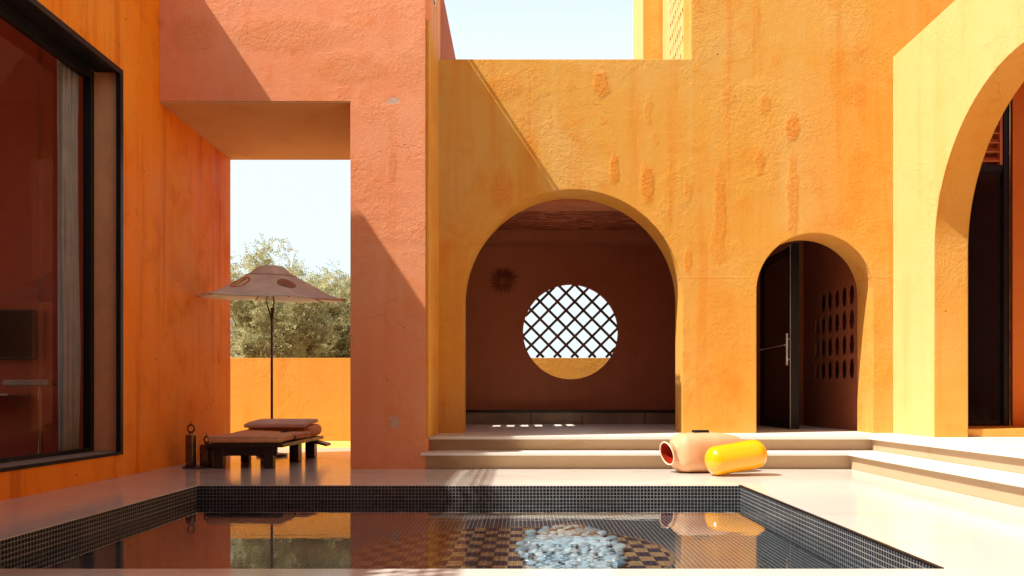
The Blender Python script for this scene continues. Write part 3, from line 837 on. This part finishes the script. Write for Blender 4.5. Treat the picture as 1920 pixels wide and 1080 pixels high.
def can(f, th):
    q = (th / (2 * PI / NSEG)) % 1.0
    r = f * rim_r(th)
    z = (cz(max(0, f - .025)) + cz(f) + cz(min(1, f + .025))) / 3 - .012 * math.sin(PI * q) * f * f + .006 * f * f * f * (abs(math.cos(PI * q)) ** 6)
    x = CC.x + r * math.cos(th); y = CC.y + r * math.sin(th)
    z += .075 * (y - CC.y) - .028 * (x - CC.x)
    return Vector((x, y, z))
def local_patch(f, th, cf, cth, hf, ht):
    d = ((th - cth + PI) % (2 * PI) - PI)
    return ((f - cf) / hf) ** 2 + (d / ht) ** 2
H1 = (.565, R(245), .125, .165); H2 = (.56, R(309), .11, .24)
nr, na = 60, 180
V = []; F = []
for i in range(nr + 1):
    for k in range(na):
        V.append(can(max(i / nr, .001), 2 * PI * k / na))
for i in range(nr):
    for k in range(na):
        f = (i + .5) / nr; th = 2 * PI * (k + .5) / na
        if local_patch(f, th, *H1) < 1: continue
        j = (k + 1) % na
        F.append((i * na + k, i * na + j, (i + 1) * na + j, (i + 1) * na + k))
cn = MB().add(V, F).build('canopy', M['canopy'], um, True)
sd = cn.modifiers.new('thick', 'SOLIDIFY'); sd.thickness = .012; sd.offset = -1
def ring(H, lift, s=1.0, n=32):
    return [can(H[0] + s * H[2] * math.sin(2 * PI * i / n), H[1] + s * H[3] * math.cos(2 * PI * i / n)) + Vector((0, -.3, .9)).normalized() * lift for i in range(n)]
rg = ring(H1, .003)
MB().tube(rg + rg[:2], .009, 6).build('eyelet', M['brass'], cn, True)
pv = ring(H2, .008); pm = MB()
inner = ring(H2, .010, .5); ctr = [can(H2[0], H2[1]) + Vector((0, -.3, .9)).normalized() * .011]
nn = len(pv)
pm.add(pv + inner + ctr, [(i, (i + 1) % nn, nn + (i + 1) % nn, nn + i) for i in range(nn)] + [(nn + i, nn + (i + 1) % nn, 2 * nn) for i in range(nn)])
pm.build('patch', M['patch'], cn, True)
seam = [can(.335, 2 * PI * i / 96) + Vector((0, 0, .003)) for i in range(96)]
MB().tube(seam + seam[:2], .005, 6).build('seam', M['patch'], cn, True)
hem = [can(1.0, 2 * PI * i / 180) for i in range(180)]
MB().tube(hem + hem[:2], .011, 6).build('hem', M['canopy'], cn, True)
for k in range(NSEG):
    th = 2 * PI * k / NSEG
    MB().tube([can(.08 + .92 * i / 10, th) - Vector((0, 0, .02)) for i in range(11)], .006, 6).build('rib', M['patch'], um, True)

# ---- bottles on a tray
ty = MB().lathe([(0, .001), (.165, .001), (.175, .012), (.17, .016), (.16, .012), (0, .010)], 40)
tyo = ty.build('tray', M['tray'], smooth=True, auto=40); tyo.location = (-3.615, 8.92, 0)
tag(tyo, 'round dark tray holding two bottles on deck beside lounger', 'tray')
def bottle(name, label, loc, r, h, ring_r, fin):
    t_ = thing(name, label, 'bottle', loc)
    MB().lathe([(0, 0), (r * .92, 0), (r, .01), (r, h * .93), (r * .9, h * .98), (r * .45, h), (r * .35, h + .015), (r * .42, h + .025), (0, h + .025)], 28).build('body', M['bottle'], t_, True, auto=50)
    s2 = MB().torus((0, 0, h + .025 + ring_r), ring_r, .010, 'y', 24, 8, 1.0, 1.1)
    s2.lathe([(.012, h + .03 + ring_r * 2.05), (.008, h + .03 + ring_r * 2.3), (0, h + .03 + ring_r * 2.3 + fin)], 10)
    s2.build('stopper', M['bottle'], t_, True)
    MB().torus((0, 0, h * .985), r * .62, .007, 'z', 24, 6).build('collar', M['brass'], t_, True)
    return t_
bottle('bottle', 'tall smoked bottle with a ring and spike stopper beside the orange wall', (-3.69, 8.90, .013), .058, .36, .037, .035)
bottle('bottle', 'short wide smoked bottle with brass collar beside the lounger', (-3.535, 8.95, .013), .072, .245, .028, .045)

# ---- peach jar lying on its side
jr = thing('jar', 'peach ceramic jar lying on its side with dark red mouth, by lower step', 'jar', (1.50, 8.32, 0), R(14))
JZ = .205
def sq(r, x, n=40):
    out_ = []
    for i in range(n):
        a = 2 * PI * i / n; c_, s2 = math.cos(a), math.sin(a)
        e_ = .70
        yy = r * math.copysign(abs(c_) ** e_, c_); zz = r * math.copysign(abs(s2) ** e_, s2)
        out_.append((x, yy * 1.0, max(zz + JZ, .002)))
    return out_
prof = [(.045, .104), (.062, .108), (.078, .130), (.095, .160), (.125, .188), (.17, .203), (.27, .208), (.40, .210), (.55, .207), (.68, .192), (.78, .165), (.85, .125), (.885, .08), (.90, .03)]
def jar_mesh():
    V = []; F = []; n = 40
    for (x, r) in prof: V += sq(r, x, n)
    for i in range(len(prof) - 1):
        for k in range(n):
            j = (k + 1) % n; F.append((i * n + k, i * n + j, (i + 1) * n + j, (i + 1) * n + k))
    F.append(tuple(range((len(prof) - 1) * n, len(prof) * n)))
    return MB().add(V, F)
jar_mesh().build('body', M['peach'], jr, True, auto=60)
# flared mouth, tipped up and toward the pool
mm = Matrix.Translation((.085, -.005, JZ + .02)) @ Matrix.Rotation(R(9), 4, 'Z') @ Matrix.Rotation(R(-14), 4, 'Y')
mo = MB().lathe([(.098, .03), (.088, -.02), (.105, -.07), (.122, -.095)], 40, 'x').xf(mm).build('neck', M['peach'], jr, True)
MB().torus((-.097, 0, 0), .120, .0075, 'x', 40, 8).xf(mm).build('rim', M['rim'], jr, True)
MB().lathe([(.118, -.094), (.095, -.065), (.075, -.03), (.06, .0), (0, .01)], 40, 'x').xf(mm).build('throat', M['jar_in'], jr, True)
MB().xf(mm)
cl_ = rounded_box(.30, .46, -.045, .045, .405, .440, .008, 2)
cl_.build('clasp', M['black_metal'], jr)

# ---- yellow capsule cushion
cp = thing('bolster', 'glossy yellow capsule bolster leaning on the peach jar beside the pool', 'bolster', (2.14, 8.03, 0), R(9))
pr = []
rC, LC = .148, .64
for i in range(13):
    a = PI / 2 * i / 12; pr.append((rC * math.sin(a), -LC / 2 + rC * .8 * (1 - math.cos(a))))
for i in range(1, 8): pr.append((rC * (1 + .012 * math.sin(i)), -LC / 2 + rC * .8 + (LC - 1.6 * rC) * i / 8))
for i in range(13):
    a = PI / 2 * i / 12; pr.append((rC * math.cos(a), LC / 2 - rC * .8 + rC * .8 * math.sin(a)))
cmx = Matrix.Translation((0, 0, rC + .020)) @ Matrix.Rotation(R(-9.0), 4, 'Y')
cb = MB().lathe(pr, 48, 'x')
cb.v = [(x, y * (1 + .010 * math.sin(x * 26 + 3 * z)), z * (1 + .012 * math.sin(x * 19 + 4 * y))) for x, y, z in cb.v]
zmin = min((cmx @ Vector(p)).z for p in cb.v)
cb.xf(Matrix.Translation((0, 0, -zmin + .001)) @ cmx)
cb.build('cover', M['yellow'], cp, True)
sm2 = MB().torus((LC / 2 - .004, 0, 0), .018, .006, 'x', 20, 6).xf(Matrix.Translation((0, 0, -zmin + .001)) @ cmx)
sm2.build('valve', M['yellow'], cp, True)

# ---- glass pebbles on the pool floor
pme = []
for v in range(5):
    bm = bmesh.new(); bmesh.ops.create_icosphere(bm, subdivisions=3, radius=1)
    for vt in bm.verts:
        nrm = noise.noise(vt.co * 1.1 + Vector((v * 7.3, 0, 0)))
        vt.co = Vector((vt.co.x * (1 + .25 * nrm), vt.co.y * (1 + .25 * nrm), vt.co.z * .5 * (1 + .2 * nrm)))
    for f in bm.faces: f.smooth = True
    me = bpy.data.meshes.new('pebble'); bm.to_mesh(me); bm.free(); me.materials.append(M['pebble']); pme.append(me)
placed = []
tries = 0
while len(placed) < 150 and tries < 20000:
    tries += 1
    a = random.uniform(0, 2 * PI); q = math.sqrt(random.random())
    x = .33 + .35 * q * math.cos(a); y = 5.5 + .90 * q * math.sin(a)
    r = random.uniform(.032, .06)
    if all((x - X) ** 2 + (y - Y) ** 2 > (.95 * (r + r2)) ** 2 for X, Y, r2 in placed):
        placed.append((x, y, r))
for i, (x, y, r) in enumerate(placed):
    o = bpy.data.objects.new('pebble', pme[i % 5]); COL.objects.link(o)
    o.location = (x, y, FZ + r * .46); o.scale = (r, r * random.uniform(.85, 1.15), r); o.rotation_euler = (random.uniform(-.25, .25), random.uniform(-.25, .25), random.uniform(0, 6.28))
    tag(o, 'smooth pale blue glass pebble lying on the pool floor', 'pebble', 'glass pebbles on the pool floor')

# ---- trees beyond the garden wall
def tree(name, label, base, H, cr, nleaf, lsize, mleaf, seed, hold=.25):
    rnd = random.Random(seed)
    t_ = thing(name, label, 'tree', base, world=False)
    wood = MB(); tips = []
    def grow(p, d, ln, r, lev):
        pts = [p]; rad = [r]; q = p.copy(); dd = d.copy(); n = 5
        for i in range(n):
            dd = (dd + Vector((rnd.uniform(-.25, .25), rnd.uniform(-.25, .25), rnd.uniform(-.08, .18)))).normalized()
            q = q + dd * ln / n; pts.append(q.copy()); rad.append(r * (1 - .55 * (i + 1) / n))
            if lev >= 2: tips.append((q.copy(), lev))
        wood.tube(pts, rad, 6 if lev < 2 else 4)
        if lev < 4:
            for k in range(4 if lev < 3 else 3):
                s = rnd.randint(2, n); b = pts[s]
                nd = (dd + Vector((rnd.uniform(-1, 1), rnd.uniform(-1, 1), rnd.uniform(-.45, .75))) * .85).normalized()
                grow(b, nd, ln * rnd.uniform(.55, .78), rad[s] * .75, lev + 1)
    for k in range(6):
        a = 2 * PI * k / 6 + rnd.uniform(-.4, .4)
        grow(Vector((.12 * math.cos(a), .12 * math.sin(a), 0)), Vector((math.cos(a) * .48, math.sin(a) * .48, 1)).normalized(), H * .42, .055, 0)
    trunk = wood.build('trunk', M['bark'], t_, True)
    vs = []; fs = []
    tips = [tp for tp in tips if tp[0].z < H * 1.02]
    made = 0
    while made < nleaf:
        c0, lev = rnd.choice(tips)
        c0 = c0 + Vector((rnd.gauss(0, .06), rnd.gauss(0, .06), rnd.gauss(0, .06)))
        if ((c0.x / cr) ** 2 + (c0.y / cr) ** 2) > 1.15: made += 1; continue
        dr_ = Vector((rnd.gauss(0, 1), rnd.gauss(0, 1), rnd.gauss(.35, .7))).normalized()
        side = dr_.cross(Vector((rnd.gauss(0, 1), rnd.gauss(0, 1), rnd.gauss(0, 1)))).normalized()
        up_ = dr_.cross(side); ln = rnd.uniform(.14, .30); nl = 12
        for k in range(nl):
            made += 1
            s = lsize * rnd.uniform(.7, 1.3)
            p0 = c0 + dr_ * (ln * k / nl)
            a = (dr_ * .7 + side * (1 if k % 2 else -1) * rnd.uniform(.6, 1.1) + up_ * rnd.uniform(-.5, .5)).normalized()
            b = a.cross(up_ + side * rnd.uniform(-.6, .6)).normalized() * .19
            o = len(vs)
            vs += [tuple(p0), tuple(p0 + a * s * .5 + b * s), tuple(p0 + a * s), tuple(p0 + a * s * .5 - b * s)]
            fs.append((o, o + 1, o + 2, o + 3))
    me = bpy.data.meshes.new('crown'); me.from_pydata(vs, [], fs); me.materials.append(mleaf)
    o = bpy.data.objects.new('crown', me); COL.objects.link(o); o.parent = t_
    zt = max(v[2] for v in vs); k = H / zt
    return t_, k
tree('olive_tree', 'taller airy olive green tree with red brown branches behind the ochre wall', (-5.3, 17.6, -.06), 4.1, 2.0, 110000, .062, M['leaf'], 5)
tree('olive_tree', 'lower rounder olive tree half behind the taller one', (-4.45, 18.8, -.06), 4.0, 1.9, 70000, .062, M['leaf'], 21)
tree('pale_tree', 'pale grey green bush fading beyond the olive tree', (-4.6, 23.0, -.06), 3.3, 2.2, 16000, .085, M['leaf_pale'], 9)

# ================================================================== LIGHT, SKY, CAMERA
Ldir = Vector((1, .38, -1.5)).normalized()
sun = bpy.data.lights.new('sun', 'SUN'); sun.energy = 5.0; sun.angle = R(.5); sun.color = (1.0, .945, .84)
suno = bpy.data.objects.new('sun', sun); COL.objects.link(suno)
suno.rotation_euler = Ldir.to_track_quat('-Z', 'Y').to_euler(); suno.location = (-10, -4, 16)
w = bpy.data.worlds.new('World'); scene.world = w; w.use_nodes = True
nt = w.node_tree; bg = nt.nodes['Background']
sky = nt.nodes.new('ShaderNodeTexSky'); sky.sky_type = 'NISHITA'; sky.sun_disc = False
sky.sun_elevation = math.asin(-Ldir.z); sky.sun_rotation = math.atan2(-Ldir.x, -Ldir.y)
sky.air_density = 1.0; sky.dust_density = 5.0; sky.ozone_density = 1.0
def wn(kind, **kw):
    nd = nt.nodes.new(kind)
    for k_, v_ in kw.items(): setattr(nd, k_, v_)
    return nd
tc = wn('ShaderNodeTexCoord'); sp = wn('ShaderNodeSeparateXYZ'); nt.links.new(tc.outputs['Generated'], sp.inputs[0])
mr = wn('ShaderNodeMapRange'); mr.interpolation_type = 'SMOOTHSTEP'
nt.links.new(sp.outputs[2], mr.inputs['Value'])
mr.inputs['From Min'].default_value = .38; mr.inputs['From Max'].default_value = .68
mr.inputs['To Min'].default_value = .82; mr.inputs['To Max'].default_value = 0.0
hz = wn('ShaderNodeMix', data_type='RGBA')                     # pale heat haze low in the sky
nt.links.new(mr.outputs[0], hz.inputs[0]); nt.links.new(sky.outputs[0], hz.inputs[6]); hz.inputs[7].default_value = (11.2, 12.9, 13.6, 1)
nt.links.new(hz.outputs[2], bg.inputs[0]); bg.inputs[1].default_value = .062

cam = bpy.data.cameras.new('camera'); camo = bpy.data.objects.new('camera', cam); COL.objects.link(camo)
camo.location = (0, 0, .8); camo.rotation_euler = (R(90), 0, 0)
cam.sensor_width = 36; cam.lens = 36 * 1500 / 1920
cam.shift_x = -20 / 1920; cam.shift_y = 202 / 1920
cam.clip_end = 1000; cam.clip_start = .05
scene.camera = camo

scene.view_settings.view_transform = 'Standard'
scene.view_settings.look = 'None'
scene.view_settings.gamma = 1.0
scene.view_settings.exposure = 0.65
scene.render.engine = 'CYCLES'
cy = scene.cycles
cy.use_denoising = True
cy.max_bounces = 12; cy.diffuse_bounces = 6; cy.glossy_bounces = 4; cy.transparent_max_bounces = 12; cy.transmission_bounces = 6
cy.sample_clamp_indirect = 8.0
cy.caustics_reflective = False; cy.caustics_refractive = False
